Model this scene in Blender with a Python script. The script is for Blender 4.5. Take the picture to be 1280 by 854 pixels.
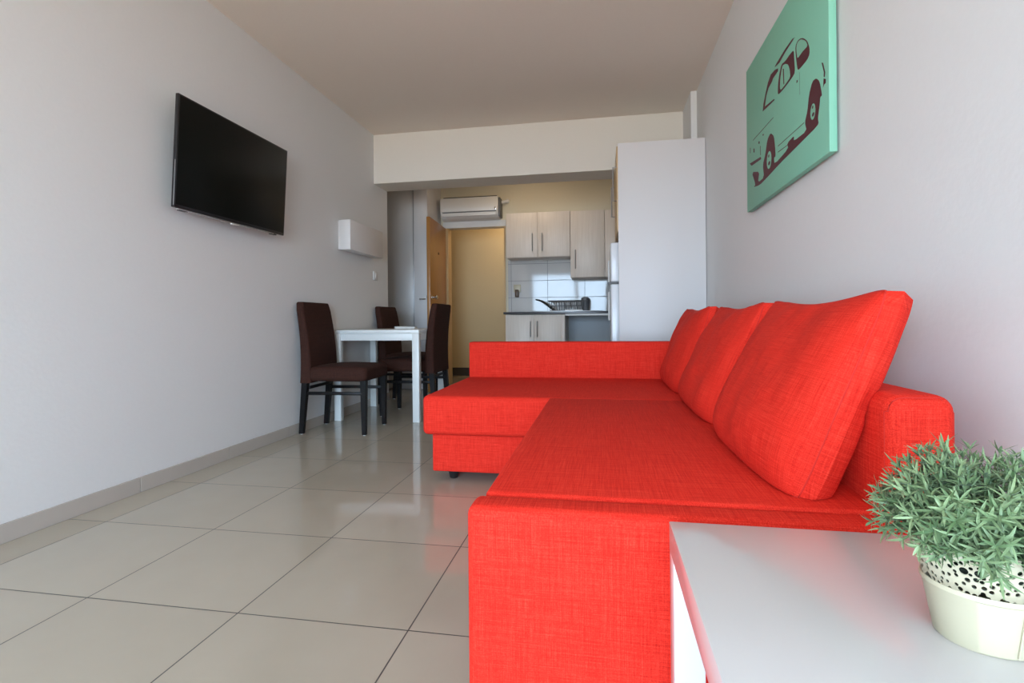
import bpy, bmesh, math, random
from mathutils import Matrix, Vector, noise
R = math.radians
PI = math.pi
for o in list(bpy.data.objects):
    bpy.data.objects.remove(o)
SC = bpy.context.scene
COL = SC.collection

# ------------------------------------------------------------------ camera
cam = bpy.data.cameras.new('camera')
cam.sensor_fit = 'HORIZONTAL'; cam.sensor_width = 36.0
cam.lens = 638.643 / 1280 * 36.0
cam.shift_y = -(427 - 401.25) / 1280
cam.clip_start = 0.02
co = bpy.data.objects.new('camera', cam); COL.objects.link(co)
yaw, pitch, roll = -0.175576, -0.000875, 0.00906
cy_, sy_ = math.cos(yaw), math.sin(yaw)
Ry = Matrix(((cy_, -sy_, 0), (sy_, cy_, 0), (0, 0, 1)))
cp, sp = math.cos(pitch), math.sin(pitch)
Rp = Matrix(((1, 0, 0), (0, cp, sp), (0, -sp, cp)))
cr, sr = math.cos(roll), math.sin(roll)
Rr = Matrix(((cr, 0, -sr), (0, 1, 0), (sr, 0, cr)))
M = Rr @ Rp @ Ry
rot = Matrix((M[0], M[2], -M[1])).transposed()
co.matrix_world = Matrix.Translation((0, 0, 0.8085)) @ rot.to_4x4()
SC.camera = co

# ------------------------------------------------------------------ world: daylight sky above, sunlit ground below
SKY, GROUND = 17.0, 7.3
w = bpy.data.worlds.new('daylight'); SC.world = w; w.use_nodes = True
nt = w.node_tree; nt.nodes.clear()
out = nt.nodes.new('ShaderNodeOutputWorld'); bg = nt.nodes.new('ShaderNodeBackground')
tc = nt.nodes.new('ShaderNodeTexCoord'); sx = nt.nodes.new('ShaderNodeSeparateXYZ')
rp = nt.nodes.new('ShaderNodeValToRGB'); mr = nt.nodes.new('ShaderNodeMapRange')
mr.inputs['From Min'].default_value = -0.2; mr.inputs['From Max'].default_value = 0.3
nt.links.new(tc.outputs['Generated'], sx.inputs[0]); nt.links.new(sx.outputs['Z'], mr.inputs['Value'])
nt.links.new(mr.outputs[0], rp.inputs[0])
rp.color_ramp.elements[0].position = 0.0
rp.color_ramp.elements[0].color = (1.0 * GROUND / 10, 0.78 * GROUND / 10, 0.58 * GROUND / 10, 1)
rp.color_ramp.elements[1].position = 0.45
rp.color_ramp.elements[1].color = (0.575 * SKY / 10, 0.775 * SKY / 10, 1.0 * SKY / 10, 1)
bg.inputs['Strength'].default_value = 10.0
nt.links.new(rp.outputs[0], bg.inputs[0]); nt.links.new(bg.outputs[0], out.inputs[0])

def area(name, loc, size, rotation, power, color, portal=False):
    l = bpy.data.lights.new(name, 'AREA'); l.shape = 'RECTANGLE'; l.size, l.size_y = size
    l.energy = power; l.color = color
    if portal: l.cycles.is_portal = True
    o = bpy.data.objects.new(name, l); COL.objects.link(o); o.location = loc; o.rotation_euler = rotation
    return o
YB = -2.6                      # rear wall with the balcony doors, behind the camera
area('balcony_portal', (-0.72, YB - 0.1, 1.1), (2.76, 2.2), (R(90), 0, 0), 1, (1, 1, 1), True)

SC.view_settings.view_transform = 'Standard'; SC.view_settings.look = 'None'
SC.view_settings.gamma = 1.0; SC.view_settings.use_curve_mapping = False
SC.view_settings.exposure = 0.24

# ------------------------------------------------------------------ materials
MATS = {}
def nodes(name):
    m = bpy.data.materials.new(name); m.use_nodes = True; MATS[name] = m
    t = m.node_tree; b = t.nodes['Principled BSDF']
    return m, t, b
def N(t, kind, **kw):
    n = t.nodes.new(kind)
    for k, v in kw.items(): setattr(n, k, v)
    return n
def mixc(t, fac, a, b):
    n = N(t, 'ShaderNodeMix', data_type='RGBA')
    for i, v in ((0, fac), (6, a), (7, b)):
        if hasattr(v, 'is_output'): t.links.new(v, n.inputs[i])
        else: n.inputs[i].default_value = v if i == 0 else (*v, 1) if len(v) == 3 else v
    return n.outputs[2]
def math_(t, op, a, b=0.0, c=None):
    n = N(t, 'ShaderNodeMath', operation=op)
    for i, v in enumerate((a, b) if c is None else (a, b, c)):
        if hasattr(v, 'is_output'): t.links.new(v, n.inputs[i])
        else: n.inputs[i].default_value = v
    return n.outputs[0]
def plain(name, col, rough=0.5, metal=0.0, bump=0.0, bscale=200, var=0.03, spec=0.5, coat=0.0):
    m, t, b = nodes(name)
    tcn = N(t, 'ShaderNodeTexCoord'); nz = N(t, 'ShaderNodeTexNoise'); nz.inputs['Scale'].default_value = bscale
    nz.inputs['Detail'].default_value = 4
    t.links.new(tcn.outputs['Object'], nz.inputs['Vector'])
    lo = tuple(max(0, c * (1 - var)) for c in col); hi = tuple(min(1, c * (1 + var)) for c in col)
    t.links.new(mixc(t, nz.outputs[0], lo, hi), b.inputs['Base Color'])
    b.inputs['Roughness'].default_value = rough; b.inputs['Metallic'].default_value = metal
    b.inputs['Specular IOR Level'].default_value = spec
    b.inputs['Coat Weight'].default_value = coat
    if bump:
        bp = N(t, 'ShaderNodeBump'); bp.inputs['Strength'].default_value = bump; bp.inputs['Distance'].default_value = 0.002
        t.links.new(nz.outputs[0], bp.inputs['Height']); t.links.new(bp.outputs[0], b.inputs['Normal'])
    return m
WALL = plain('white_wall_paint', (0.78, 0.78, 0.765), 0.75, bump=0.25, bscale=60, var=0.015)
CEIL = plain('ceiling_paint', (0.82, 0.74, 0.65), 0.85, bump=0.15, bscale=50, var=0.02)
CORR = plain('corridor_paint', (0.60, 0.48, 0.28), 0.7, bump=0.1, bscale=60, var=0.02)
BEAM = plain('beam_paint', (0.80, 0.76, 0.68), 0.75, bump=0.2, bscale=60, var=0.015)
KITW = plain('cream_wall_paint', (0.70, 0.64, 0.49), 0.75, bump=0.2, bscale=60, var=0.015)
WHITE = plain('white_lacquer', (0.66, 0.65, 0.65), 0.12, var=0.004, bscale=3)
WMET = plain('white_powder_metal', (0.72, 0.74, 0.72), 0.35, var=0.01)
PLAST = plain('white_plastic', (0.74, 0.73, 0.70), 0.35, var=0.01)
BOXW = plain('white_box_paint', (0.72, 0.70, 0.68), 0.5, var=0.01)
PANEL = plain('pale_melamine', (0.70, 0.68, 0.67), 0.45, var=0.01)
GROUT = plain('tile_trim', (0.45, 0.42, 0.38), 0.6)
SKIRT = plain('skirting_tile', (0.50, 0.455, 0.40), 0.22, var=0.05, bscale=6)
CHROME = plain('chrome', (0.75, 0.75, 0.76), 0.18, metal=1.0)
STEEL = plain('brushed_steel', (0.5, 0.5, 0.5), 0.35, metal=1.0)
BLACKP = plain('black_plastic', (0.012, 0.012, 0.013), 0.3)
SCREEN = plain('tv_screen', (0.004, 0.005, 0.004), 0.3, var=0.0, spec=0.15)
DWOOD = plain('black_stained_wood', (0.007, 0.006, 0.006), 0.4, bump=0.1, bscale=90, var=0.3, spec=.2)
GREYP = plain('grey_plastic', (0.10, 0.105, 0.11), 0.4)
DKSTONE = plain('dark_worktop', (0.07, 0.07, 0.075), 0.25, var=0.3, bscale=150)
CREAMP = plain('cream_metal', (0.56, 0.51, 0.36), 0.35, var=0.01)
FRIDGE = plain('fridge_white', (0.76, 0.78, 0.80), 0.25, var=0.01)
SOIL = plain('dark_soil', (0.02, 0.025, 0.015), 0.9, var=0.5, bump=0.6)
CANVAS = plain('mint_canvas', (0.235, 0.56, 0.40), 0.6, bump=0.12, bscale=500, var=0.04)
INK = plain('maroon_ink', (0.085, 0.010, 0.020), 0.55, var=0.05)
FRAME_AL = plain('white_aluminium', (0.7, 0.7, 0.7), 0.4)
BALC = plain('balcony_tile', (0.55, 0.46, 0.36), 0.6)
DARKSK = plain('dark_skirting', (0.06, 0.055, 0.05), 0.3)
SILVER = plain('silver_trim', (0.45, 0.46, 0.47), 0.3, metal=0.8)
PAPER = plain('white_paper', (0.78, 0.77, 0.74), 0.6)
BROWNP = plain('brown_plug', (0.10, 0.05, 0.02), 0.4)

def wood(name, c1, c2, scale=(40, 40, 2), rough=0.4):
    m, t, b = nodes(name)
    tcn = N(t, 'ShaderNodeTexCoord'); mp = N(t, 'ShaderNodeMapping'); mp.inputs['Scale'].default_value = scale
    nz = N(t, 'ShaderNodeTexNoise'); nz.inputs['Scale'].default_value = 1.0; nz.inputs['Detail'].default_value = 5
    t.links.new(tcn.outputs['Object'], mp.inputs[0]); t.links.new(mp.outputs[0], nz.inputs['Vector'])
    cr_ = N(t, 'ShaderNodeMapRange'); cr_.inputs['From Min'].default_value = .3; cr_.inputs['From Max'].default_value = .7
    t.links.new(nz.outputs[0], cr_.inputs[0])
    t.links.new(mixc(t, cr_.outputs[0], c1, c2), b.inputs['Base Color']); b.inputs['Roughness'].default_value = rough
    return m
CAB = wood('pale_wood_laminate', (0.68, 0.59, 0.50), (0.76, 0.67, 0.58), (90, 90, 3), 0.4)
DOORW = wood('orange_oak', (0.36, 0.15, 0.03), (0.44, 0.20, 0.045), (40, 40, 3), 0.35)
JAMB = wood('pale_oak_jamb', (0.55, 0.36, 0.16), (0.62, 0.42, 0.2), (40, 40, 3), 0.4)

def fabric(name, dark, base, light, sheen=0.0, fine=1000, rough=0.85, coord='Object'):
    """linen-like weave: thread streaks that run along each axis of the cloth"""
    m, t, b = nodes(name)
    tcn = N(t, 'ShaderNodeTexCoord')
    outs = []
    for s in ((12, fine, fine), (fine, 12, fine), (fine, fine, 12), (40, 1100, 1100), (1100, 25, 1100), (1100, 1100, 40)):
        mp = N(t, 'ShaderNodeMapping'); mp.inputs['Scale'].default_value = tuple(v * .55 for v in s)
        nz = N(t, 'ShaderNodeTexNoise'); nz.inputs['Scale'].default_value = 1.0; nz.inputs['Detail'].default_value = 2
        t.links.new(tcn.outputs[coord], mp.inputs[0]); t.links.new(mp.outputs[0], nz.inputs['Vector'])
        outs.append(nz.outputs[0])
    a = outs[0]
    for q in outs[1:]: a = math_(t, 'ADD', a, q)
    v = math_(t, 'MULTIPLY', a, 1 / 6)
    m2 = N(t, 'ShaderNodeMapRange'); m2.inputs['From Min'].default_value = .38; m2.inputs['From Max'].default_value = .62
    t.links.new(v, m2.inputs[0])
    rampn = N(t, 'ShaderNodeValToRGB'); t.links.new(m2.outputs[0], rampn.inputs[0])
    e = rampn.color_ramp.elements
    e[0].color = (*dark, 1); e[1].color = (*light, 1); mid = e.new(.5); mid.color = (*base, 1)
    t.links.new(rampn.outputs[0], b.inputs['Base Color'])
    b.inputs['Roughness'].default_value = rough; b.inputs['Sheen Weight'].default_value = sheen
    b.inputs['Specular IOR Level'].default_value = 0.2
    bp = N(t, 'ShaderNodeBump'); bp.inputs['Strength'].default_value = .35; bp.inputs['Distance'].default_value = .001
    t.links.new(v, bp.inputs['Height']); t.links.new(bp.outputs[0], b.inputs['Normal'])
    return m
RED = fabric('red_linen', (0.48, 0.008, 0.004), (0.70, 0.024, 0.012), (0.84, 0.065, 0.036))
RED_UV = fabric('red_linen_cushion', (0.48, 0.008, 0.004), (0.70, 0.024, 0.012), (0.84, 0.065, 0.036), coord='UV')
REDSEAM = plain('red_seam', (0.60, 0.022, 0.012), 0.9)
BROWN = fabric('brown_velour', (0.022, 0.008, 0.005), (0.040, 0.014, 0.009), (0.06, 0.022, 0.014), sheen=.0, fine=300)

def tile_mat(name, w_, h_, ox, oy, axes, base, base2, grout, rough, gw=0.0038, var=0.06, spec=.5):
    """rectangular tiles with thin joints; axes picks the two object axes"""
    m, t, b = nodes(name)
    tcn = N(t, 'ShaderNodeTexCoord'); s = N(t, 'ShaderNodeSeparateXYZ'); t.links.new(tcn.outputs['Object'], s.inputs[0])
    u = math_(t, 'DIVIDE', math_(t, 'SUBTRACT', s.outputs[axes[0]], ox), w_)
    v = math_(t, 'DIVIDE', math_(t, 'SUBTRACT', s.outputs[axes[1]], oy), h_)
    def joint(q, size):
        f = math_(t, 'FRACT', q); d = math_(t, 'MINIMUM', f, math_(t, 'SUBTRACT', 1.0, f))
        return math_(t, 'LESS_THAN', d, gw / 2 / size)
    j = math_(t, 'MAXIMUM', joint(u, w_), joint(v, h_))
    cmb = N(t, 'ShaderNodeCombineXYZ'); t.links.new(math_(t, 'FLOOR', u), cmb.inputs[0]); t.links.new(math_(t, 'FLOOR', v), cmb.inputs[1])
    wn = N(t, 'ShaderNodeTexWhiteNoise'); t.links.new(cmb.outputs[0], wn.inputs['Vector'])
    nz = N(t, 'ShaderNodeTexNoise'); nz.inputs['Scale'].default_value = 7; nz.inputs['Detail'].default_value = 6
    t.links.new(tcn.outputs['Object'], nz.inputs['Vector'])
    f = math_(t, 'ADD', math_(t, 'MULTIPLY', wn.outputs['Value'], .5), math_(t, 'MULTIPLY', nz.outputs[0], .6))
    c = mixc(t, f, base, base2)
    t.links.new(mixc(t, j, c, grout), b.inputs['Base Color'])
    t.links.new(math_(t, 'ADD', rough, math_(t, 'MULTIPLY', j, .5)), b.inputs['Roughness'])
    b.inputs['Specular IOR Level'].default_value = spec
    inv = math_(t, 'SUBTRACT', 1.0, j)
    bp = N(t, 'ShaderNodeBump'); bp.inputs['Strength'].default_value = .4; bp.inputs['Distance'].default_value = .001
    t.links.new(inv, bp.inputs['Height']); t.links.new(bp.outputs[0], b.inputs['Normal'])
    return m
FLOORM = tile_mat('porcelain_floor', .5, .5, -2.008, 1.266, ('X', 'Y'), (0.435, 0.39, 0.315), (0.49, 0.445, 0.365), (0.07, 0.065, 0.06), 0.07, var=.05)
SPLASH = tile_mat('kitchen_wall_tiles', .455, .21, -.665, .88, ('X', 'Z'), (0.50, 0.49, 0.47), (0.55, 0.54, 0.52), (0.2, 0.2, 0.2), 0.06, gw=.005)

def mirror_grey():
    m, t, b = nodes('grey_gloss_panel')
    b.inputs['Base Color'].default_value = (0.60, 0.59, 0.57, 1); b.inputs['Roughness'].default_value = 0.3
    b.inputs['Specular IOR Level'].default_value = 0.8
    return m
GREYG = mirror_grey()

def lace_mat():
    """cream metal with cut-out dots (real see-through holes)"""
    m, t, b = nodes('cream_lace_metal')
    b.inputs['Base Color'].default_value = (0.56, 0.51, 0.36, 1); b.inputs['Roughness'].default_value = .35
    uv = N(t, 'ShaderNodeUVMap'); masks = []
    for sc, r0 in ((70, .28), (140, .36)):
        mp = N(t, 'ShaderNodeMapping'); mp.inputs['Scale'].default_value = (1, 1, 1)
        vo = N(t, 'ShaderNodeTexVoronoi'); vo.voronoi_dimensions = '2D'; vo.inputs['Scale'].default_value = sc
        vo.inputs['Randomness'].default_value = .75
        mp.inputs['Location'].default_value = (sc * .01, sc * .02, 0)
        t.links.new(uv.outputs[0], mp.inputs[0]); t.links.new(mp.outputs[0], vo.inputs['Vector'])
        sep = N(t, 'ShaderNodeSeparateColor'); t.links.new(vo.outputs['Color'], sep.inputs[0])
        if sc == 70: rr = math_(t, 'MULTIPLY', math_(t, 'GREATER_THAN', sep.outputs[0], .72), r0)
        else: rr = math_(t, 'MULTIPLY', math_(t, 'ADD', math_(t, 'MULTIPLY', sep.outputs[0], .35), .65), r0)
        masks.append(math_(t, 'LESS_THAN', vo.outputs['Distance'], rr))
    mk = math_(t, 'MAXIMUM', masks[0], masks[1])
    t.links.new(math_(t, 'SUBTRACT', 1.0, mk), b.inputs['Alpha'])
    return m
LACE = lace_mat()

def leaf_mat():
    m, t, b = nodes('grey_green_leaf')
    at = N(t, 'ShaderNodeAttribute'); at.attribute_name = 'tone'
    t.links.new(mixc(t, at.outputs['Fac'], (0.065, 0.135, 0.045), (0.29, 0.40, 0.20)), b.inputs['Base Color'])
    b.inputs['Roughness'].default_value = .5; b.inputs['Sheen Weight'].default_value = .1
    return m
LEAF = leaf_mat()

# ------------------------------------------------------------------ mesh helpers
def obj(name, bm, mat, parent=None, smooth=True, sharp=35):
    me = bpy.data.meshes.new(name)
    bmesh.ops.recalc_face_normals(bm, faces=bm.faces)
    bm.to_mesh(me); bm.free()
    mats = mat if isinstance(mat, (list, tuple)) else [mat]
    for q in mats: me.materials.append(q)
    if smooth:
        me.polygons.foreach_set('use_smooth', [True] * len(me.polygons))
        me.set_sharp_from_angle(angle=R(sharp))
    o = bpy.data.objects.new(name, me); COL.objects.link(o)
    if parent: o.parent = parent
    return o
def thing(name, label, cat, loc=(0, 0, 0), rz=0, group=None):
    o = bpy.data.objects.new(name, None); COL.objects.link(o); o.empty_display_size = .1
    o.location = loc; o.rotation_euler = (0, 0, rz); o['label'] = label; o['category'] = cat
    if group: o['group'] = group
    return o
def tag(o, label, cat, group=None):
    o['label'] = label; o['category'] = cat
    if group: o['group'] = group
    return o
def struct(name, bm, mat, parent=None, smooth=False):
    o = obj(name, bm, mat, parent, smooth)
    if parent is None: o['kind'] = 'structure'
    return o
def add_box(bm, x0, x1, y0, y1, z0, z1, bev=0.0, seg=2, mat=None):
    b2 = bmesh.new()
    bmesh.ops.create_cube(b2, size=1)
    for v in b2.verts:
        v.co = Vector(((x0 + x1) / 2 + v.co.x * (x1 - x0), (y0 + y1) / 2 + v.co.y * (y1 - y0), (z0 + z1) / 2 + v.co.z * (z1 - z0)))
    if bev: bmesh.ops.bevel(b2, geom=b2.edges[:], offset=bev, segments=seg, profile=.5, affect='EDGES')
    if mat: b2.transform(mat)
    me = bpy.data.meshes.new('t'); b2.to_mesh(me); b2.free(); bm.from_mesh(me); bpy.data.meshes.remove(me)
    return bm
def box(x0, x1, y0, y1, z0, z1, bev=0.0, seg=2, mat=None):
    return add_box(bmesh.new(), x0, x1, y0, y1, z0, z1, bev, seg, mat)
def add_loft(bm, rings, closed=True, caps=True):
    """rings: lists of points, joined in order"""
    vr = [[bm.verts.new(p) for p in r] for r in rings]
    n = len(vr[0])
    for a, b in zip(vr, vr[1:]):
        for i in range(n if closed else n - 1):
            bm.faces.new((a[i], a[(i + 1) % n], b[(i + 1) % n], b[i]))
    if caps:
        bm.faces.new(vr[0][::-1]); bm.faces.new(vr[-1])
    return bm
def add_tube(bm, pts, r, n=8, closed=False):
    pts = [Vector(p) for p in pts]; rings = []
    for i, p in enumerate(pts):
        if closed: d = pts[(i + 1) % len(pts)] - pts[i - 1]
        else: d = pts[min(i + 1, len(pts) - 1)] - pts[max(i - 1, 0)]
        d.normalize(); up = Vector((0, 0, 1)) if abs(d.z) < .9 else Vector((1, 0, 0))
        a = d.cross(up).normalized(); b = d.cross(a)
        rr = r[i] if isinstance(r, (list, tuple)) else r
        rings.append([p + a * math.cos(2 * PI * k / n) * rr + b * math.sin(2 * PI * k / n) * rr for k in range(n)])
    if closed: rings.append(rings[0]); 
    return add_loft(bm, rings, True, not closed)
def add_lathe(bm, prof, n=32, loc=(0, 0, 0), sx=1, sy=1, cap=True):
    rings = [[Vector((loc[0] + r * sx * math.cos(2 * PI * k / n), loc[1] + r * sy * math.sin(2 * PI * k / n), loc[2] + z)) for k in range(n)] for r, z in prof]
    return add_loft(bm, rings, True, cap)
def tapered(p0, w0, p1, w1, bev=.003):
    """square-section post from p0 (centre, width) to p1"""
    b = bmesh.new(); rings = []
    for p, ww in ((p0, w0), (p1, w1)):
        x, y, z = p; hx, hy = (ww if isinstance(ww, tuple) else (ww, ww)); hx /= 2; hy /= 2
        rings.append([Vector((x - hx, y - hy, z)), Vector((x + hx, y - hy, z)), Vector((x + hx, y + hy, z)), Vector((x - hx, y + hy, z))])
    add_loft(b, rings)
    if bev: bmesh.ops.bevel(b, geom=b.edges[:], offset=bev, segments=2, affect='EDGES')
    return b

# ------------------------------------------------------------------ room shell
XL, XR, H = -2.197, 0.760, 2.64
YK = 6.3                       # kitchen back wall
struct('floor', box(-3.4, 1.0, YB - .2, 7.6, -.12, 0), FLOORM)
struct('ceiling', box(-3.4, 1.0, YB - .2, YK + .1, H, H + .12), CEIL)
struct('wall_left', box(XL - .15, XL, YB, 5.01, 0, H), WALL)
struct('wall_right', box(XR, XR + .15, YB - .2, YK + .1, 0, H), WALL)
# back wall with the entrance doorway
DX0, DX1, DZ = -1.97, -1.19, 2.03
bm = bmesh.new()
add_box(bm, -3.4, DX0, YK, YK + .12, 0, H); add_box(bm, DX1, XR, YK, YK + .12, 0, H); add_box(bm, DX0, DX1, YK, YK + .12, DZ, H)
struct('wall_back', bm, KITW)
# rear wall with the balcony opening (behind the viewpoint)
OX0, OX1, OZ = -2.1, 0.66, 2.2
bm = bmesh.new()
add_box(bm, XL - .15, OX0, YB - .15, YB, 0, H); add_box(bm, OX1, XR, YB - .15, YB, 0, H); add_box(bm, OX0, OX1, YB - .15, YB, OZ, H)
struct('wall_front', bm, WALL)
bm = bmesh.new()
for x0, x1 in ((OX0, OX0 + .05), (OX1 - .05, OX1), (-.80, -.70)): add_box(bm, x0, x1, YB - .1, YB - .04, 0, OZ, .004)
add_box(bm, OX0, OX1, YB - .1, YB - .04, OZ - .05, OZ, .004); add_box(bm, OX0, OX1, YB - .1, YB - .04, 0, .03, .004)
struct('window_1', bm, FRAME_AL)
struct('wall_alcove', box(-3.4, -3.3, 5.01, YK, 0, H), WALL)
struct('wall_alcove_return', box(-3.4, XL - .15, 4.91, 5.01, 0, H), WALL)
# beam and pilaster
struct('trim_1', box(XL - .05, XR, 4.70, 5.01, 2.16, H, .004), BEAM)
struct('trim_2', box(.712, XR, 4.30, 4.70, 0, H, .003), WALL)
# skirting of floor tiles on the left wall, one mesh per tile
ys = [YB, -2.04, -1.45, -.86, -.27, .32, .91, 1.51, 2.10, 2.69, 3.28, 3.87, 4.46, 5.01]
bm = bmesh.new()
for a, b in zip(ys, ys[1:]): add_box(bm, XL, XL + .010, a + .001, b - .001, 0, .072, .0015, 1)
struct('baseboard_left', bm, SKIRT)
bm = bmesh.new()
for k in range(10): add_box(bm, XR - .010, XR, YB + .001 + k * .59, YB + .589 + k * .59, 0, .072, .0015, 1)
struct('baseboard_right', bm, SKIRT)

# corridor beyond the doorway
struct('wall_corridor', box(-3.4, XR + .2, 7.30, 7.42, 0, H), CORR)
struct('wall_corridor_left', box(-3.4, -3.3, YK + .12, 7.30, 0, H), CORR)
struct('wall_corridor_right', box(XR + .1, XR + .2, YK + .12, 7.30, 0, H), CORR)
struct('ceiling_corridor', box(-3.4, XR + .2, YK + .12, 7.42, 2.5, 2.6), CORR)
struct('baseboard_corridor', box(-3.3, XR + .1, 7.285, 7.30, 0, .12, .002), DARKSK)
# door frame
bm = bmesh.new()
add_box(bm, DX0, DX0 + .035, YK - .01, YK + .13, 0, DZ, .003); add_box(bm, DX1 - .02, DX1, YK - .01, YK + .13, 0, DZ, .003)
struct('trim_3', bm, JAMB)
struct('trim_4', box(DX0 - .03, DX1 + .01, YK - .02, YK + .13, DZ - .04, DZ + .04, .004), PLAST)

# balcony outside the opening, behind the viewpoint
struct('floor_balcony', box(-2.6, 1.2, YB - 1.6, YB - .2, -.15, -.02), BALC)
struct('ceiling_balcony', box(-2.6, 1.2, YB - 1.3, YB - .15, 2.5, 2.65), CEIL)

# entrance door leaf, standing open along the wardrobe side
door = bpy.data.objects.new('door_1', None); COL.objects.link(door); door['kind'] = 'structure'
door.location = (-1.962, YK - .03, 0); door.rotation_euler = (0, 0, R(4))
obj('door_leaf', box(-.04, 0, -.76, 0, .008, 1.99, .003), DOORW, door)
bm = bmesh.new()
prof = [(.0, 0), (.024, 0), (.024, .006), (.010, .012), (.009, .035), (.024, .042), (.027, .055), (.022, .066), (.0, .070)]
add_lathe(bm, [(max(r, .0005), z) for r, z in prof], 20)
bm.transform(Matrix.Translation((0, -.70, 1.08)) @ Matrix.Rotation(R(90), 4, 'Y'))
obj('door_knob', bm, CHROME, door)
bm = bmesh.new(); add_lathe(bm, [(.0005, 0), (.016, 0), (.014, .008), (.0005, .010)], 16)
bm.transform(Matrix.Translation((0, -.38, 1.62)) @ Matrix.Rotation(R(90), 4, 'Y')); obj('peephole', bm, BROWNP, door)

# ------------------------------------------------------------------ wardrobe in the alcove
wd = thing('wardrobe', 'full height built-in wardrobe with grey and white doors left of the entrance door', 'wardrobe', (-2.6, 5.9, 0))
def L(o, dx, dy, dz=0): pass
WY = 5.78
obj('carcass', box(-.69, .57, WY + .03 - 5.9, .395, 0, H - .01), PANEL, wd)
obj('grey_door', box(-.69, .398 - .012, WY + .003 - 5.9, WY + .028 - 5.9, .01, H - .02, .002), GREYG, wd)['label'] = 'glossy grey door'
wdoor = obj('white_door', box(.400, .570, WY - .01 - 5.9, WY + .028 - 5.9, .01, H - .02, .003), PANEL, wd)
wdoor['label'] = 'narrow white door'
obj('edge_profile', box(.389, .399, WY - .006 - 5.9, WY + .028 - 5.9, .01, H - .02, .001), SILVER, wd)
bm = bmesh.new(); add_tube(bm, [(.545, WY - .01 - 5.9, 1.07), (.545, WY - .05 - 5.9, 1.07), (.53, WY - .055 - 5.9, 1.07), (.48, WY - .055 - 5.9, 1.07)], .008)
obj('handle', bm, CHROME, wdoor)
bm = bmesh.new(); add_box(bm, .556, .570, WY - .022 - 5.9, WY - .008 - 5.9, 1.075, 1.115, .003); obj('latch', bm, STEEL, wdoor)

# ------------------------------------------------------------------ air conditioner
ac = thing('air_conditioner', 'white wall-mounted air conditioner above the open entrance door', 'air conditioner', (-1.60, YK, 2.07))
bm = bmesh.new()
prof = [(0, .0), (-.10, .0), (-.155, .03), (-.19, .075), (-.20, .10), (-.20, .235), (-.185, .262), (0, .265)]
def extr(prof, x0, x1, bev=.004):
    b = bmesh.new(); add_loft(b, [[Vector((x0, y, z)) for y, z in prof], [Vector((x1, y, z)) for y, z in prof]])
    if bev: bmesh.ops.bevel(b, geom=b.edges[:], offset=bev, segments=2, affect='EDGES')
    return b
obj('housing', extr(prof, -.375, .355), PLAST, ac)
obj('front_panel', box(-.37, .35, -.209, -.198, .085, .255, .004), PLAST, ac)
obj('air_flap', box(-.345, .325, -.188, -.176, .035, .078, .003, mat=Matrix.Identity(4)), PLAST, ac)
obj('flap_gap', box(-.35, .33, -.197, -.189, .077, .086, .001), GREYP, ac)
obj('display', box(.31, .335, -.2125, -.208, .095, .125, .002), CHROME, ac)
obj('intake_grille', box(-.34, .34, -.18, -.02, .264, .272, .001), BLACKP, ac)
obj('end_cap', box(.357, .375, -.17, 0, .02, .25, .004), GREYP, ac)
bm = bmesh.new(); add_tube(bm, [(.37, -.05, .21), (.43, -.05, .22), (.45, -.05, .23), (.45, -.0, .23)], .022, 10); obj('pipe', bm, PLAST, ac)

# ------------------------------------------------------------------ kitchen
YC = 5.70                      # worktop front edge
UY = 5.97                      # wall cabinet fronts
def bar_handle(bm, x, z0, z1, y):
    add_tube(bm, [(x, y + .001, z0 + .015), (x, y - .03, z0 + .015)], .005, 8); add_tube(bm, [(x, y + .001, z1 - .015), (x, y - .03, z1 - .015)], .005, 8)
    add_tube(bm, [(x, y - .03, z0), (x, y - .03, z1)], .006, 8)
    return bm
def cabinet(name, label, x0, x1, y0, y1, z0, z1, doors, hz, mats=CAB):
    t = thing(name, label, 'cabinet', ((x0 + x1) / 2, (y0 + y1) / 2, z0))
    cx, cy = (x0 + x1) / 2, (y0 + y1) / 2
    obj('body', box(x0 - cx, x1 - cx, y0 + .02 - cy, y1 - cy, 0, z1 - z0, .001), mats, t)
    for (a, b, hx) in doors:
        d = obj('door', box(a - cx + .0015, b - cx - .0015, y0 - cy, y0 + .018 - cy, .002, z1 - z0 - .002, .0015), mats, t)
        if hx is not None:
            obj('handle', bar_handle(bmesh.new(), hx - cx, hz[0] - z0, hz[1] - z0, y0 - cy), STEEL, d)
    return t
cabinet('wall_cabinet', 'pale two-door wall cabinet right above the sink end of the worktop', -1.12, -.365, UY, YK - .001, 1.55, 2.08,
        [(-1.12, -.745, -.805), (-.745, -.365, -.69)], (1.62, 1.83))
cabinet('wall_cabinet', 'taller single-door wall cabinet hanging lower beside the two-door cabinet', -.362, .030, UY, YK - .001, 1.30, 2.075,
        [(-.362, .030, -.305)], (1.40, 1.62))
cabinet('wall_cabinet', 'narrow wall cabinet partly hidden behind the tall fridge housing', .033, .50, UY, YK - .001, 1.30, 2.07,
        [(.033, .50, None)], (1.4, 1.6))
bc = cabinet('base_cabinet', 'pale two-door base cabinet below the sink, left of the open appliance bay', -1.09, -.415, YC + .02, YK - .001, .10, .872,
        [(-1.09, -.765, -.80), (-.765, -.45, -.725)], (.62, .80))
obj('plinth', box(-.33, .33, -.24, .28, -.10, 0), GREYP, bc)
obj('end_panel', box(.300, .337, -.298, -.279, 0, .772, .001), CAB, bc)
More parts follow.
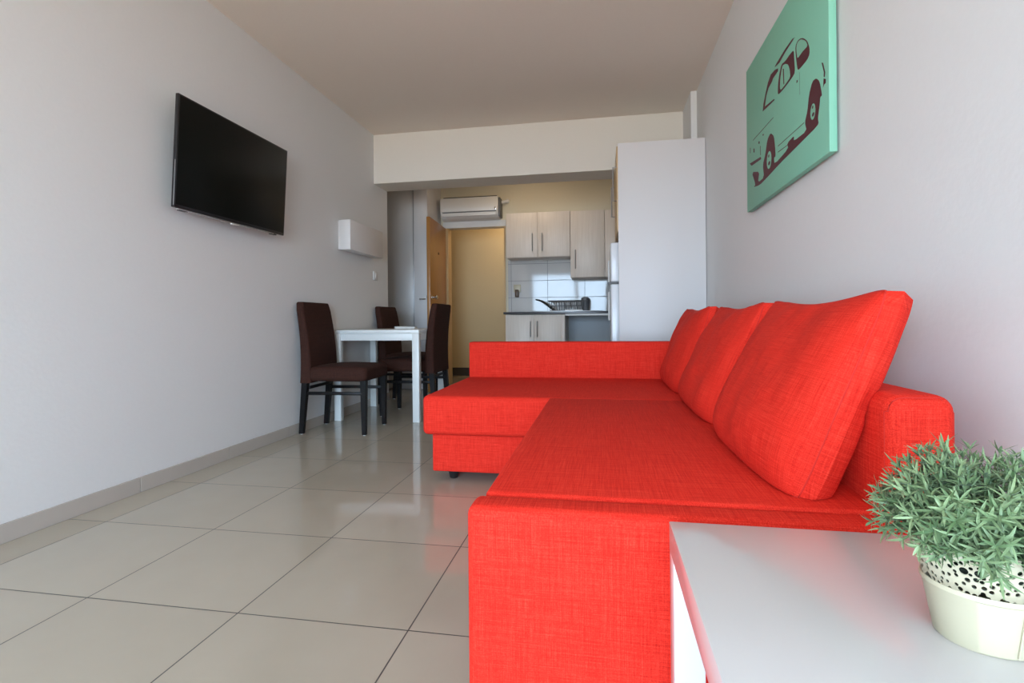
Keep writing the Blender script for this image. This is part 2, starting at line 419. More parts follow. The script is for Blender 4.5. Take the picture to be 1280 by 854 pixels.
# open bay
struct('trim_5', box(-.41, .5, YK - .02, YK - .001, 0, .872), plain('bay_board', (0.42, 0.45, 0.47), .5))
wt = thing('worktop', 'thin dark kitchen worktop under the tiled splashback', 'worktop', (-.3, 6.0, .872))
obj('slab', box(-.81, .80, YC - 6.0, .299, .006, .032, .002), DKSTONE, wt)
obj('front_rail', box(-.11, .80, YC + .004 - 6.0, YC + .03 - 6.0, -.016, .006, .001), PLAST, wt)
struct('trim_6', box(-1.16, .5, YK - .012, YK - .0005, .905, 1.56), SPLASH)
# sink + tap
sk = thing('kitchen_sink', 'stainless steel sink set in the dark worktop below the dish rack', 'sink', (-.40, 6.0, .905))
bm = bmesh.new()
for x0, x1, y0, y1 in ((-.40, .40, -.22, -.19), (-.40, .40, .18, .22), (-.40, -.37, -.19, .18), (.0, .03, -.19, .18), (.37, .40, -.19, .18)): add_box(bm, x0, x1, y0, y1, 0, .008, .002)
obj('rim', bm, STEEL, sk)
obj('basin', box(-.37, .0, -.19, .18, .0005, .003), STEEL, sk); obj('drainer', box(.03, .37, -.19, .18, .0005, .006), STEEL, sk)
# dish rack
rk = thing('dish_rack', 'dark grey wire dish rack standing on the kitchen worktop', 'dish rack', (-.42, 6.03, .9155))
bm = bmesh.new()
def rr_(z, s): return [(-.20 * s, -.14 * s, z), (.24 * s, -.14 * s, z), (.24 * s, .14 * s, z), (-.20 * s, .14 * s, z)]
for z, s, r in ((.004, .9, .004), (.06, .96, .003), (.115, 1.02, .006)):
    pts = rr_(z, s); pts2 = []
    for i in range(4):
        a, b = Vector(pts[i]), Vector(pts[(i + 1) % 4])
        for k in range(4): pts2.append(a.lerp(b, k / 4))
    add_tube(bm, pts2, r, 6, True)
for i in range(15):
    x = -.19 + i * .03
    add_tube(bm, [(x * .93, -.13, .004), (x, -.143, .115)], .0035, 5); add_tube(bm, [(x * .93, .13, .004), (x, .143, .115)], .0035, 5)
    add_tube(bm, [(x * .93, -.13, .004), (x * .93, .13, .004)], .0025, 5)
obj('basket', bm, GREYP, rk)
bm = bmesh.new()
for s in (-.13, .13): add_tube(bm, [(-.14, s, .008), (-.20, s, .055), (-.26, s, .10), (-.30, s, .125), (-.34, s, .132)], .009, 8)
add_tube(bm, [(-.34, -.13, .132), (-.34, .13, .132)], .009, 8)
obj('rack_handle', bm, BLACKP, rk)
bm = bmesh.new(); add_lathe(bm, [(.0005, .005), (.045, .005), (.052, .12), (.050, .145), (.03, .155), (.0005, .155)], 20, (.225, -.04, 0)); obj('cutlery_cup', bm, GREYP, rk)
bm = bmesh.new(); add_box(bm, .0, .20, -.22, -.16, -.002, .010, .004); obj('drip_tray', bm, PAPER, rk)
for k in range(3):
    pl = bmesh.new(); add_lathe(pl, [(.0005, 0), (.03, .0), (.052, .010), (.050, .013), (.03, .004), (.0005, .004)], 28)
    pl.transform(Matrix.Translation((-.02 + k * .07, 0, .060)) @ Matrix.Rotation(R(80), 4, 'Y'))
    o = obj('plate', pl, plain('plate_glaze', (.3, .31, .31), .2), None)
    o.location = (-.42, 6.03, .9155)
    tag(o, 'plate standing upright in the dish rack', 'plate', 'plates in the dish rack')
# socket
so = thing('wall_socket', 'cream socket with a brown plug on the kitchen wall tiles', 'socket', (-1.045, YK - .012, 1.17))
obj('cover', box(-.045, .045, -.012, 0, -.01, .085, .004), CREAMP, so)
obj('plug', box(-.022, .022, -.05, -.012, -.075, .02, .008), BROWNP, so)

# fridge housing, overhead cabinet, fridge (all face left, into the kitchen)
fh = thing('fridge_housing', 'tall white side panel and top cabinet boxing in the fridge by the right wall', 'cabinet', (.44, 3.97, 0))
obj('side_panel', box(-.316, .316, -.01, .010, 0, 2.145, .001), PANEL, fh)
obj('rear_panel', box(-.316, .27, .70, .72, 0, 2.145, .001), PANEL, fh)
obj('top_cabinet', box(-.300, .27, .011, .70, 1.50, 2.145, .001), PANEL, fh)
d = obj('top_door', box(-.325, -.302, .012, .355, 1.48, 2.13, .002), JAMB, fh)
bm = bmesh.new(); add_tube(bm, [(-.325, .04, 1.98), (-.352, .04, 1.98), (-.352, .04, 1.72), (-.325, .04, 1.72)], .006); obj('handle', bm, STEEL, d)
d = obj('top_door', box(-.325, -.302, .358, .70, 1.48, 2.13, .002), JAMB, fh)
bm = bmesh.new(); add_tube(bm, [(-.325, .66, 1.98), (-.352, .66, 1.98), (-.352, .66, 1.72), (-.325, .66, 1.72)], .006); obj('handle', bm, STEEL, d)
fr = thing('fridge', 'white fridge freezer standing behind the tall white panel', 'fridge', (.40, 4.30, 0))
obj('cabinet_body', box(-.26, .28, -.27, .27, .02, 1.40, .006), FRIDGE, fr)
f1 = obj('fridge_door', box(-.335, -.265, -.27, .27, .05, 1.085, .012, 3), FRIDGE, fr)
f2 = obj('freezer_door', box(-.335, -.265, -.27, .27, 1.10, 1.405, .012, 3), FRIDGE, fr)
obj('hinge', box(-.36, -.25, -.275, -.23, 1.086, 1.099, .002), GREYP, fr)
for f, z0, z1 in ((f1, .80, 1.05), (f2, 1.13, 1.32)):
    obj('handle', box(-.352, -.335, .20, .24, z0, z1, .006), PLAST, f)

# ------------------------------------------------------------------ television
tv = thing('television', 'flat black television mounted high on the left wall, tilted down', 'television', (-2.085, 2.665, 1.675))
T = Matrix.Rotation(R(3.4), 4, 'Y')
W2, H2 = .447, .284
obj('casing', box(-.020, 0, -W2, W2, -H2, H2, .004, mat=T), BLACKP, tv)
scr = obj('screen', box(-.001, .0012, -W2 + .009, W2 - .009, -H2 + .016, H2 - .009, .0005, mat=T), SCREEN, tv)
obj('side_trim', box(-.006, -.003, -W2 - .001, -W2, -H2 + .01, H2 - .33, .0005, mat=T), SILVER, tv)
obj('lower_trim', box(-.018, -.004, -W2 + .03, W2 - .1, -H2 - .006, -H2, .001, mat=T), SILVER, tv)
obj('power_light', box(-.012, -.002, -.04, .02, -H2 - .012, -H2 - .006, .001, mat=T), PLAST, tv)
for y in (-.40, .33):
    obj('speaker_foot', box(-.03, -.008, y, y + .05, -H2 - .009, -H2 - .0005, .002, mat=T), BLACKP, tv)
obj('rear_housing', box(-.062, -.019, -.28, .28, -.20, .16, .012, mat=T), BLACKP, tv)
obj('wall_bracket', box(-.111, -.058, -.16, .16, -.14, .10, .003), BLACKP, tv)

# ------------------------------------------------------------------ white box and switch on the left wall
t = thing('wall_box', 'blank white rectangular box fixed to the left wall above the dining table', 'box', (-2.14, 4.32, 1.42))
obj('cover', box(-.040, .057, -.325, .325, 0, .252, .003), BOXW, t); obj('back_plate', box(-.056, -.041, -.32, .32, .004, .248, .001), BOXW, t)
t = thing('light_switch', 'small white light switch on the left wall below the beam', 'switch', (-2.196, 4.70, 1.215))
obj('plate', box(0, .010, -.04, .04, 0, .085, .003), PLAST, t); obj('rocker', box(.010, .017, -.013, .013, .02, .065, .003), PLAST, t)

# ------------------------------------------------------------------ picture
CAR_RED = [[(2.0955, 1.8723), (2.1244, 1.8807), (2.2108, 1.8823), (2.3194, 1.8747), (2.3267, 1.8697), (2.2669, 1.8605), (2.1983, 1.8691)], [(2.285, 1.8462), (2.3269, 1.8593), (2.3782, 1.8645), (2.4168, 1.8481), (2.4492, 1.8177), (2.4826, 1.7813), (2.4951, 1.7506), (2.3966, 1.7406), (2.3302, 1.7346), (2.3401, 1.7421), (2.3964, 1.7503), (2.462, 1.7601), (2.4417, 1.7994), (2.4098, 1.8202), (2.3643, 1.8265), (2.3493, 1.834), (2.2853, 1.8346)], [(2.1162, 1.8319), (2.141, 1.8344), (2.1592, 1.8349), (2.189, 1.834), (2.2081, 1.8355), (2.2353, 1.8408), (2.25, 1.837), (2.2665, 1.8201), (2.275, 1.8083), (2.2837, 1.79), (2.2877, 1.7754), (2.2908, 1.7502), (2.2883, 1.7402), (2.2777, 1.7356), (2.2593, 1.7336), (2.2158, 1.7322), (2.1815, 1.7324), (2.1231, 1.7345), (2.1032, 1.738), (2.0996, 1.7465), (2.0993, 1.7566), (2.1023, 1.7786), (2.1042, 1.7949), (2.1071, 1.8221)], [(2.0068, 1.8191), (1.9854, 1.8015), (1.9745, 1.7889), (1.9629, 1.7684), (1.9592, 1.7569), (1.9595, 1.7428), (1.9636, 1.7362), (1.9758, 1.7304), (1.9952, 1.7288), (2.0429, 1.7301), (2.0619, 1.7322), (2.0698, 1.7373), (2.0741, 1.7444), (2.0792, 1.7608), (2.0829, 1.7749), (2.0891, 1.8009), (2.0911, 1.8147), (2.0907, 1.8298), (2.0872, 1.8368), (2.0768, 1.8427), (2.0678, 1.8438), (2.0513, 1.8412), (2.0394, 1.8372), (2.0203, 1.8281)], [(1.8607, 1.6594), (1.8493, 1.6537), (1.8327, 1.6142), (1.8373, 1.5997), (1.8459, 1.6056), (1.8439, 1.6195)], [(1.846, 1.6), (1.8289, 1.5903), (1.8292, 1.5775), (1.8421, 1.5778), (1.851, 1.5706), (1.8481, 1.5842)], [(2.0823, 1.7035), (2.0711, 1.6984), (2.0736, 1.6911), (2.0848, 1.6928)], [(1.8987, 1.6233), (1.8825, 1.6096), (1.8738, 1.5952), (1.8636, 1.5658), (1.8603, 1.5546), (1.8604, 1.5501), (1.8631, 1.549), (1.8711, 1.5502), (1.8745, 1.5462), (1.8767, 1.5329), (1.8807, 1.5201), (1.8906, 1.4949), (1.8925, 1.4823), (1.8885, 1.47), (1.8939, 1.4649), (1.9147, 1.462), (1.9307, 1.4606), (1.9581, 1.4595), (1.9935, 1.4581), (2.076, 1.4547), (2.1381, 1.4522), (2.2438, 1.4479), (2.3141, 1.444), (2.4178, 1.4364), (2.4734, 1.4329), (2.5318, 1.4304), (2.5702, 1.4324), (2.6269, 1.4412), (2.6397, 1.4451), (2.6199, 1.4477), (2.6257, 1.4637), (2.6635, 1.5103), (2.65, 1.5193), (2.5743, 1.4995), (2.5553, 1.4842), (2.571, 1.457), (2.5571, 1.4477), (2.5011, 1.4473), (2.4864, 1.4595), (2.4967, 1.4965), (2.4921, 1.5166), (2.4684, 1.5395), (2.4548, 1.5581), (2.4377, 1.5909), (2.4228, 1.6044), (2.3956, 1.6121), (2.3781, 1.6086), (2.3526, 1.5911), (2.3416, 1.576), (2.3337, 1.5481), (2.3297, 1.5296), (2.3256, 1.5016), (2.3286, 1.4926), (2.3421, 1.4936), (2.345, 1.4878), (2.3399, 1.4694), (2.3033, 1.4661), (2.2051, 1.4739), (2.1772, 1.4814), (2.1859, 1.4967), (2.1727, 1.5025), (2.1257, 1.5047), (2.1121, 1.5014), (2.1169, 1.4895), (2.0916, 1.4842), (2.015, 1.4804), (1.9942, 1.4865), (2.0043, 1.5086), (2.0028, 1.5218), (1.9883, 1.539), (1.9803, 1.5555), (1.9706, 1.588), (1.9612, 1.6056), (1.9431, 1.626), (1.9305, 1.6318), (1.9107, 1.6289)], [(2.7092, 1.5776), (2.5282, 1.5553), (2.5226, 1.5427), (2.6758, 1.5567)], [(2.2957, 1.5272), (2.014, 1.5186), (2.0128, 1.5158), (2.2941, 1.5239)], [(2.2963, 1.5028), (2.1742, 1.4937), (2.1728, 1.4907), (2.2948, 1.499)], [(2.6501, 1.6745), (2.3502, 1.6689), (2.3486, 1.6654), (2.648, 1.6706)], [(2.7, 1.6528), (2.691, 1.6498), (2.6918, 1.6242), (2.7008, 1.6271)], [(2.6426, 1.6306), (2.6254, 1.625), (2.626, 1.6062), (2.6432, 1.6118)], [(2.5621, 1.6379), (2.542, 1.631), (2.5463, 1.6203), (2.5624, 1.6269)], [(2.5386, 1.6085), (2.5307, 1.6059), (2.528, 1.5625), (2.5359, 1.5638)], [(2.498, 1.6488), (2.4827, 1.6445), (2.4829, 1.6375), (2.4982, 1.6417)], [(2.053, 1.7192), (2.0508, 1.7181), (2.0516, 1.6352), (2.0537, 1.6362)]]
CAR_GREEN = [[(2.1932, 1.8191), (2.1746, 1.8086), (2.165, 1.799), (2.1544, 1.7807), (2.1498, 1.7684), (2.1467, 1.7499), (2.1565, 1.7431), (2.19, 1.7412), (2.2117, 1.7407), (2.243, 1.7411), (2.2558, 1.744), (2.262, 1.7523), (2.2631, 1.7621), (2.2602, 1.7829), (2.2564, 1.795), (2.248, 1.8103), (2.2424, 1.8187), (2.2343, 1.8284), (2.2251, 1.8298), (2.2058, 1.8244)], [(2.009, 1.815), (1.9936, 1.8031), (1.9856, 1.7944), (1.9767, 1.78), (1.9839, 1.7762), (2.015, 1.7791), (2.0346, 1.7797), (2.0622, 1.7788), (2.0732, 1.7836), (2.0783, 1.7988), (2.0803, 1.8091), (2.0813, 1.8248), (2.0789, 1.832), (2.0707, 1.8378), (2.0624, 1.8385), (2.046, 1.8352), (2.0352, 1.8311), (2.0194, 1.822)], [(1.9123, 1.5248), (1.9142, 1.5367), (1.9199, 1.5465), (1.9285, 1.5522), (1.9383, 1.5527), (1.9473, 1.5478), (1.9537, 1.5384), (1.9561, 1.5264), (1.9542, 1.5142), (1.9482, 1.5043), (1.9394, 1.4988), (1.9296, 1.4986), (1.9208, 1.5037), (1.9147, 1.513)], [(2.3779, 1.503), (2.3805, 1.5195), (2.3888, 1.5329), (2.4012, 1.5407), (2.4153, 1.5412), (2.4283, 1.5342), (2.4377, 1.5209), (2.4414, 1.5042), (2.4386, 1.4873), (2.43, 1.4737), (2.4173, 1.4662), (2.4032, 1.4662), (2.3904, 1.4735), (2.3814, 1.4866)]]
CAR_DETAIL = [[(1.9206, 1.5145), (1.9236, 1.5196), (1.9313, 1.522), (1.9391, 1.5202), (1.9424, 1.5152), (1.9393, 1.51), (1.9316, 1.5077), (1.9238, 1.5096)], [(1.9288, 1.541), (1.9306, 1.545), (1.9349, 1.5468), (1.9393, 1.5454), (1.9412, 1.5416), (1.9395, 1.5376), (1.9351, 1.5358), (1.9307, 1.5372)], [(2.3922, 1.4888), (2.3965, 1.4952), (2.4072, 1.498), (2.4181, 1.4955), (2.4228, 1.4892), (2.4184, 1.4827), (2.4076, 1.4799), (2.3968, 1.4825)], [(2.4033, 1.5218), (2.4057, 1.5268), (2.4118, 1.529), (2.4181, 1.5271), (2.4208, 1.5223), (2.4183, 1.5172), (2.4122, 1.515), (2.4059, 1.5169)], [(2.228, 1.8163), (2.2151, 1.8109), (2.2115, 1.7497), (2.2218, 1.7489)]]

pc = thing('canvas_picture', 'mint green canvas with a maroon small old car, on the right wall', 'picture', (0, 0, 0))
pc.location = (.744, 2.2835, 1.70)
PO = Vector(pc.location)
obj('canvas', box(-.017, .007, -.4765, .4765, -.355, .357, .002), CANVAS, pc)
from mathutils.geometry import tessellate_polygon
bm = bmesh.new()
for polys, dx, mi in ((CAR_RED, .0004, 0), (CAR_GREEN, .0007, 1), (CAR_DETAIL, .0010, 0)):
    for P in polys:
        vs = [bm.verts.new(Vector((.727 - dx, y, z)) - PO) for y, z in P]
        for tri in tessellate_polygon([[Vector((y, z, 0)) for y, z in P]]):
            try: bm.faces.new([vs[i] for i in tri]).material_index = mi
            except ValueError: pass
obj('printed_car', bm, [INK, CANVAS], pc, False)

# ------------------------------------------------------------------ dining table
dt = thing('dining_table', 'square white dining table against the left wall between brown chairs', 'table', (-1.818, 4.25, 0), R(2))
obj('tabletop', box(-.362, .362, -.385, .385, .712, .742, .004), WMET, dt)
bm = bmesh.new()
add_box(bm, -.33, .33, -.372, -.352, .655, .712, .002); add_box(bm, -.33, .33, .352, .372, .655, .712, .002)
add_box(bm, -.358, -.338, -.34, .34, .655, .712, .002); add_box(bm, .338, .358, -.34, .34, .655, .712, .002)
obj('apron', bm, WMET, dt)
for sx_ in (-1, 1):
    for sy_2 in (-1, 1):
        x, y = sx_ * .332, sy_2 * .355
        obj('leg', box(x - .028, x + .028, y - .028, y + .028, 0, .712, .003), WMET, dt)
bk = thing('booklet', 'small white booklet lying on the dining table', 'booklet', (-1.75, 4.38, .742), R(8))
obj('pages', box(-.09, .09, -.05, .05, 0, .016, .001), PAPER, bk)
obj('cover', box(-.092, .092, -.052, .052, .016, .020, .001, mat=Matrix.Rotation(R(1.5), 4, 'Y')), PAPER, bk)

# ------------------------------------------------------------------ dining chairs (local: facing +x)
def make_chair(label):
    t = thing('dining_chair', label, 'chair', (0, 0, 0), 0, 'dining chairs at the white table')
    # seat pad, crowned
    b = bmesh.new(); n = 12; rings = []
    seat = box(-.185, .265, -.215, .215, .382, .485, .034, 5)
    bmesh.ops.subdivide_edges(seat, edges=seat.edges[:], cuts=3, use_grid_fill=True)
    for v in seat.verts:
        if v.co.z > .45:
            u, q = (v.co.x - .04) / .225, v.co.y / .215
            v.co.z += .020 * max(0, 1 - u * u) * max(0, 1 - q * q)
        v.co.y *= 1 + .04 * (v.co.x - .04) / .22
    b.free(); obj('seat', seat, BROWN, t)
    # curved leaning back
    prof = []
    for k in range(13):
        s = k / 12; z = .372 + s * .573
        x = -.238 - .030 * s ** 1.6 + .012 * math.sin(s * PI)
        th = .085 - .030 * s
        prof.append((x, z, th))
    rings = []
    for x, z, th in prof:
        hw = .214 if z < .9 else .214 - .012 * ((z - .9) / .045) ** 2
        pts = []; nseg = 5; r = min(.018, th / 2 - .002)
        for cxs, cys, a0 in ((x + th - r, hw - r, 0), (x + r, hw - r, 90), (x + r, -hw + r, 180), (x + th - r, -hw + r, 270)):
            for j in range(nseg): 
                a = R(a0 + 90 * j / (nseg - 1)); pts.append(Vector((cxs + r * math.cos(a), cys + r * math.sin(a), z)))
        rings.append(pts)
    # rounded top
    x, z, th = prof[-1]
    for k, (dz, sc) in enumerate(((.008, .90), (.012, .70))):
        base = rings[12]; c = Vector((x + th / 2, 0, z))
        rings.append([Vector((c.x + (p.x - c.x) * sc, p.y * (1 - (1 - sc) * .1), z + dz)) for p in base])
    b = bmesh.new(); add_loft(b, rings); obj('backrest', b, BROWN, t, sharp=60)
    for s in (-1, 1):
        l = obj('leg', tapered((-.238, s * .185, .004), (.034, .034), (-.205, s * .183, .395), (.044, .044)), DWOOD, t)
        g = bmesh.new(); add_lathe(g, [(.010, 0), (.010, .0045)], 12, (-.238, s * .185, 0)); obj('glide', g, PLAST, l)
        l = obj('leg', tapered((.238, s * .190, .004), (.030, .030), (.236, s * .188, .390), (.044, .044)), DWOOD, t)
        g = bmesh.new(); add_lathe(g, [(.010, 0), (.010, .0045)], 12, (.238, s * .190, 0)); obj('glide', g, PLAST, l)
        obj('stretcher', box(-.190, .222, s * .187 - .009, s * .187 + .009, .285, .308, .002), DWOOD, t)
    obj('stretcher', box(-.2, -.18, -.17, .17, .325, .345, .002), DWOOD, t)
    return t
def dup(root, loc, rz, label):
    r = root.copy(); COL.objects.link(r); r.location = loc; r.rotation_euler = (0, 0, rz); r['label'] = label
    for ch in list(root.children):
        c = ch.copy(); COL.objects.link(c); c.parent = r
        for g in ch.children:
            d2 = g.copy(); COL.objects.link(d2); d2.parent = c
    return r
c0 = make_chair('brown upholstered dining chair nearest the viewer, its back to the left wall')
c0.location = (-1.922, 3.57, 0); c0.rotation_euler = (0, 0, R(3))
dup(c0, (-1.915, 4.86, 0), R(0), 'brown upholstered dining chair beyond the white table, its back to the left wall')
dup(c0, (-1.625, 4.29, 0), R(180), 'brown upholstered dining chair pushed in on the right of the table, seen from behind')

# ------------------------------------------------------------------ sofa
sf = thing('corner_sofa', 'red linen corner sofa with a chaise along the right wall', 'sofa', (0, 0, 0))
obj('side_panel', box(-.272, .640, .985, 1.067, .03, .439, .020, 5), RED, sf)
obj('seat_base', box(-.235, .50, 1.068, 2.44, .055, .30, .008), RED, sf)
bm = box(-.252, .53, 1.070, 2.405, .302, .441, .010, 4)
obj('seat_cushion', bm, RED, sf)
obj('chaise_base', box(-.848, .50, 2.455, 3.275, .055, .243, .010, 3), RED, sf)
bm = box(-.884, .53, 2.408, 3.282, .246, .440, .026, 5)
obj('chaise_seat', bm, RED, sf)
obj('armrest', box(-.875, .640, 3.284, 3.40, .055, .668, .012, 4), RED, sf)
obj('backrest', box(.520, .640, 1.055, 3.283, .055, .662, .030, 6), RED, sf)
def seam(pts, parent, r=.0016, closed=False):
    bm = bmesh.new(); add_tube(bm, pts, r, 5, closed); return obj('seam', bm, REDSEAM, parent)
bkr = [c for c in sf.children if c.name.startswith('backrest')][0]
pts = [(.523, 1.074, .45), (.523, 1.074, .63)] + [(.550 - .026 * math.cos(a), 1.064, .632 + .026 * math.sin(a)) for a in (0, .4, .8, 1.2, 1.57)] + [(.61, 1.064, .6585), (.637, 1.072, .63), (.638, 1.072, .45)]
seam(pts, bkr, .0012)
for x, y in ((-.765, 2.55), (-.765, 3.30), (-.19, 1.03), (.56, 1.03), (.56, 3.30)):
    bm = bmesh.new(); add_lathe(bm, [(.020, 0), (.022, .004), (.031, .054), (.031, .056)], 20, (x, y, 0)); obj('leg', bm, BLACKP, sf)

def cushion(y0, y1, label, tilt=19, seed=0, xb=.437, zb=.452, hh=.455, ear=.5, sag=.030, bulge=.066, edge=.034):
    t = thing('back_cushion', label, 'cushion', (xb, (y0 + y1) / 2, zb), 0, 'loose back cushions of the red sofa')
    th = R(tilt); hv = Vector((math.sin(th), 0, math.cos(th))); nv = Vector((-math.cos(th), 0, math.sin(th))); yv = Vector((0, 1, 0))
    W_, H_ = (y1 - y0) / 2, hh / 2; nu, nv_ = 46, 38
    def outline(u, v):
        a = W_ * u * (1 - .020 * (1 - v * v)); q = H_ * v
        a *= 1 - .055 * abs(u) ** 4 * max(0, v) ** 6; q *= 1 - .07 * abs(u) ** 7 * max(0, v)
        if v > 0: q -= sag * v * (1 - u * u) ; q += .018 * v * abs(u) ** 6 * ear
        else: a *= 1 - .05 * (v * v) ** 3; q += .012 * abs(u) ** 5 * (-v)
        return a, q
    def pt(u, v, side):
        a, q = outline(u, v)
        f = ((1 - abs(u) ** 3.4) ** .5) * ((1 - abs(v) ** 3.4) ** .5)
        low = 1.1 - .5 * v
        bl = bulge * f * low
        wr = noise.noise(Vector((a * 5 + seed * 7, q * 7, side * 3))) * .014 * f + noise.noise(Vector((a * 16 + seed * 3, q * 10, side * 5))) * .0035 * min(1, f * 2)
        if side > 0: wr -= .0075 * math.exp(-((v + .38 + .22 * u) / .05) ** 2) * max(0, 1 - abs(u + .55 - .3 * seed + .3) / .55) * min(1, f * 2.5)
        e = edge * (1 + .05 * v)
        tt = side * (e + bl * (1 if side > 0 else .45)) + wr
        return press(hv * (q + H_) + yv * a + nv * tt)
    def press(p):
        # the pad settles on the seat and against the sofa back
        if p.z + zb < .4425: p.z = .4425 - zb
        if p.z + zb < .70: 
            lim = .516 + max(0, p.z + zb - .635) * .9
            if p.x + xb > lim: p.x = lim - xb
        return p
    bm = bmesh.new(); grids = {}
    for side in (1, -1):
        sp_ = lambda q: .55 * q + .45 * math.sin(q * PI / 2)
        grids[side] = [[bm.verts.new(pt(sp_(-1 + 2 * i / nu), sp_(-1 + 2 * j / nv_), side)) for i in range(nu + 1)] for j in range(nv_ + 1)]
        g = grids[side]
        for j in range(nv_):
            for i in range(nu): bm.faces.new((g[j][i], g[j][i + 1], g[j + 1][i + 1], g[j + 1][i]))
    def ring(g): return g[0][:] + [g[j][nu] for j in range(1, nv_ + 1)] + [g[nv_][i] for i in range(nu - 1, -1, -1)] + [g[j][0] for j in range(nv_ - 1, 0, -1)]
    ra, rb = ring(grids[1]), ring(grids[-1]); n = len(ra)
    cen = Vector((0, 0, 0)) + hv * H_
    mid = []
    for a, b in zip(ra, rb):
        c = (a.co + b.co) / 2; d = (c - cen); d -= nv * d.dot(nv); d.normalize(); mid.append(bm.verts.new(press(c + d * .014)))
    for i in range(n):
        k = (i + 1) % n
        bm.faces.new((ra[i], ra[k], mid[k], mid[i])); bm.faces.new((mid[i], mid[k], rb[k], rb[i]))
    inv = Matrix.Rotation(-th, 4, 'Y')
    ppts = [inv @ v.co for v in ra]
    bm.transform(inv)
    bm.normal_update(); ul = bm.loops.layers.uv.new('UVMap')
    for fc in bm.faces:
        n_ = fc.normal
        for lp in fc.loops:
            p = lp.vert.co
            lp[ul].uv = (p.y, p.z) if abs(n_.x) > .45 else ((p.x, p.z) if abs(n_.y) > abs(n_.z) else (p.y, p.x))
    c = obj('cover', bm, RED_UV, t, sharp=50); c.rotation_euler = (0, th, 0)
    seam(ppts, c, .0018, True)
    return t
cushion(1.115, 1.815, 'near red back cushion, largest in view, leaning on the sofa back', 22, 1, hh=.490, ear=.3, sag=.032, bulge=.068, zb=.408, xb=.402, edge=.025)
cushion(1.83, 2.52, 'middle red back cushion, between the near one and the chaise corner one', 20, 2, hh=.480, xb=.402, zb=.411, ear=.3, edge=.025)
cushion(2.54, 3.25, 'far red back cushion in the chaise corner against the armrest', 15, 3, hh=.475, xb=.408, zb=.411, ear=.3, edge=.025)

# ------------------------------------------------------------------ side table
st = thing('side_table', 'square glossy white side table in front of the sofa, carrying the potted plant', 'table', (.388, .665, 0))
obj('tabletop', box(-.275, .275, -.275, .275, .400, .450, .0015), WHITE, st)
for sx_ in (-1, 1):
    for s2 in (-1, 1):
        x, y = sx_ * .2495, s2 * .2495
        obj('leg', box(x - .025, x + .025, y - .025, y + .025, 0, .400, .0015), WHITE, st)

# ------------------------------------------------------------------ potted plant
PX, PY = .422, .655
pp = thing('potted_plant', 'bushy grey-green artificial plant in a cream lace-edged metal pot', 'potted plant', (PX, PY, .4502), R(10))
def oval(r, n=96): return n
def pot_ring(rx, ry, z, n=96, scal=0): return [Vector((rx * math.cos(2 * PI * k / n), ry * math.sin(2 * PI * k / n), z + (scal * abs(math.sin(2 * PI * k / n * 9)) if scal else 0))) for k in range(n)]
bm = bmesh.new()
add_loft(bm, [pot_ring(.003, .003, .004), pot_ring(.048, .040, .003), pot_ring(.050, .042, 0), pot_ring(.052, .044, .002), pot_ring(.0625, .053, .058),
              pot_ring(.0645, .055, .060), pot_ring(.0645, .055, .063), pot_ring(.0635, .054, .065), pot_ring(.0620, .0525, .065), pot_ring(.0600, .0505, .058), pot_ring(.047, .040, .006), pot_ring(.003, .003, .006)], True, True)
pot = obj('pot', bm, CREAMP, pp)
# pierced band with uv for the hole pattern
bm = bmesh.new(); uvl = bm.loops.layers.uv.new('UVMap'); n = 144
lv = [(.0632, .0537, .064, 0), (.0665, .0565, .082, 0), (.0700, .0595, .098, 0), (.0725, .0620, .1065, .006)]
vr = [[bm.verts.new((rx * math.cos(2 * PI * k / n), ry * math.sin(2 * PI * k / n), z + sc * abs(math.sin(PI * k / n * 18)))) for k in range(n)] for rx, ry, z, sc in lv]
for i in range(len(lv) - 1):
    for k in range(n):
        f = bm.faces.new((vr[i][k], vr[i][(k + 1) % n], vr[i + 1][(k + 1) % n], vr[i + 1][k]))
        for lp, (kk, ii) in zip(f.loops, ((k, i), (k + 1, i), (k + 1, i + 1), (k, i + 1))):
            lp[uvl].uv = (kk / n * .40, lv[ii][2])
o = obj('lace_rim', bm, LACE, pp)
md = o.modifiers.new('thick', 'SOLIDIFY'); md.thickness = .0012
bm = bmesh.new(); add_lathe(bm, [(.0005, .078), (.058, .078), (.058, .088), (.0005, .092)], 32, (0, 0, 0), 1, .85); obj('soil', bm, SOIL, pp)
bm = bmesh.new()
add_tube(bm, [(-.01, -.0448, .004), (-.01, -.0535, .058), (-.01, -.0560, .064), (-.01, -.0575, .085), (-.01, -.0605, .104)], .0012, 6); obj('pot_seam', bm, CREAMP, pp)
# foliage: curved stems with whorls of narrow curled leaves
rnd = random.Random(11)
bm = bmesh.new(); tone = bm.verts.layers.float.new('tone')
def leaf(base, d, up, ln, wd, tn):
    side = d.cross(up)
    if side.length < 1e-4: side = d.cross(Vector((1, 0, 0)))
    side.normalize(); up2 = side.cross(d).normalized()
    curl = rnd.uniform(.1, .9) * (1 if rnd.random() < .8 else -1); prev = None
    segs = 4; rows = []
    for k in range(segs + 1):
        s = k / segs; ww = wd * (math.sin(PI * min(.97, .12 + s * .86)) ** .8) * .5
        c = base + d * (ln * s) - up2 * (curl * ln * s * s * .6)
        a = bm.verts.new(c - side * ww + up2 * ww * .35); m_ = bm.verts.new(c); b = bm.verts.new(c + side * ww + up2 * ww * .35)
        for q, dt_ in ((a, .08), (m_, -.12), (b, .08)): q[tone] = min(1, max(0, tn + dt_))
        rows.append((a, m_, b))
    for r0, r1 in zip(rows, rows[1:]):
        bm.faces.new((r0[0], r0[1], r1[1], r1[0])); bm.faces.new((r0[1], r0[2], r1[2], r1[1]))
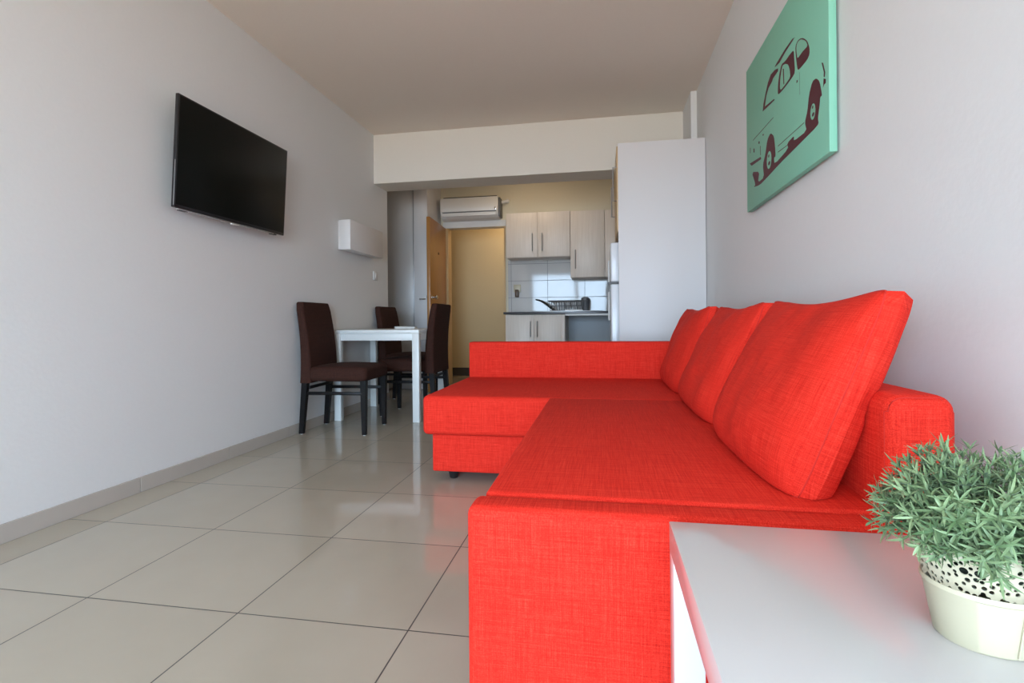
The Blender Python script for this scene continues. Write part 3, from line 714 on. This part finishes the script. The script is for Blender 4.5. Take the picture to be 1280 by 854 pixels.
for s in range(330):
    az = rnd.uniform(0, 2 * PI); r0 = math.sqrt(rnd.random()) * .045
    p0 = Vector((r0 * math.cos(az), r0 * math.sin(az) * .85, .09))
    pol = rnd.random() ** .62 * R(84); az2 = az + rnd.uniform(-.5, .5)
    L_ = rnd.uniform(.78, 1.02) * (.086 + .012 * math.cos(pol))
    end = p0 * .55 + Vector((math.cos(az2) * math.sin(pol), math.sin(az2) * math.sin(pol), math.cos(pol) * 1.12 + .12)) * L_
    end.z = max(end.z + .035, .108)
    midp = (p0 + end) / 2 + Vector((0, 0, .028 * math.sin(pol)))
    tn0 = rnd.uniform(.15, .85)
    pts = []
    for k in range(9):
        q = k / 8; pts.append(p0 * (1 - q) ** 2 + midp * 2 * q * (1 - q) + end * q * q)
    m0 = len(bm.verts); add_tube(bm, pts, [.0011] * 7 + [.0009, .0006], 4)
    bm.verts.ensure_lookup_table()
    for vi in range(m0, len(bm.verts)): bm.verts[vi][tone] = .25
    for k in range(2, 9):
        d = (pts[min(k + 1, 8)] - pts[k - 1]).normalized()
        aa = Vector((rnd.uniform(-1, 1), rnd.uniform(-1, 1), rnd.uniform(-1, 1))).cross(d).normalized(); bb = d.cross(aa)
        cnt = 3 if k < 7 else 5
        a0 = rnd.uniform(0, 6)
        for j in range(cnt):
            a = a0 + 2 * PI * j / cnt + rnd.uniform(-.3, .3); o2 = aa * math.cos(a) + bb * math.sin(a)
            ld = (o2 * rnd.uniform(.75, 1.0) + d * (.55 if k < 8 else .95)).normalized()
            leaf(pts[k], ld, d, rnd.uniform(.012, .021), rnd.uniform(.0022, .0033), tn0 + rnd.uniform(-.2, .25))
bmesh.ops.recalc_face_normals(bm, faces=bm.faces)
obj('foliage', bm, LEAF, pp, sharp=80)

# added unseen lamps that brighten the corridor and the dark kitchen end
m, t_, b_ = nodes('fill_lamp_glass'); b_.inputs['Emission Color'].default_value = (1, .78, .5, 1); b_.inputs['Emission Strength'].default_value = 3
def fill_lamp(label, x, y, z, power):
    cl = thing('fill_lamp', label, 'lamp', (x, y, z - .03))
    bm = bmesh.new(); add_lathe(bm, [(.0005, -.06), (.08, -.055), (.13, -.03), (.14, 0), (.0005, 0)], 28); obj('shade', bm, m, cl)
    bm = bmesh.new(); add_lathe(bm, [(.145, 0), (.145, .029), (.0005, .029)], 28); obj('base', bm, PLAST, cl)
    l = bpy.data.lights.new('fill_bulb', 'POINT'); l.energy = power; l.color = (1, .80, .58); l.shadow_soft_size = .12
    o = bpy.data.objects.new('fill_bulb', l); COL.objects.link(o); o.location = (0, 0, -.20); o.parent = cl
fill_lamp('added round fill lamp in the corridor beyond the entrance door', -1.0, 6.85, 2.50, 10)  # added out of view to lift the dim corridor
fill_lamp('added round fill lamp over the kitchen, unseen behind the beam', -.85, 5.45, H, 3)  # added warm fill for the dark kitchen, hidden by the beam
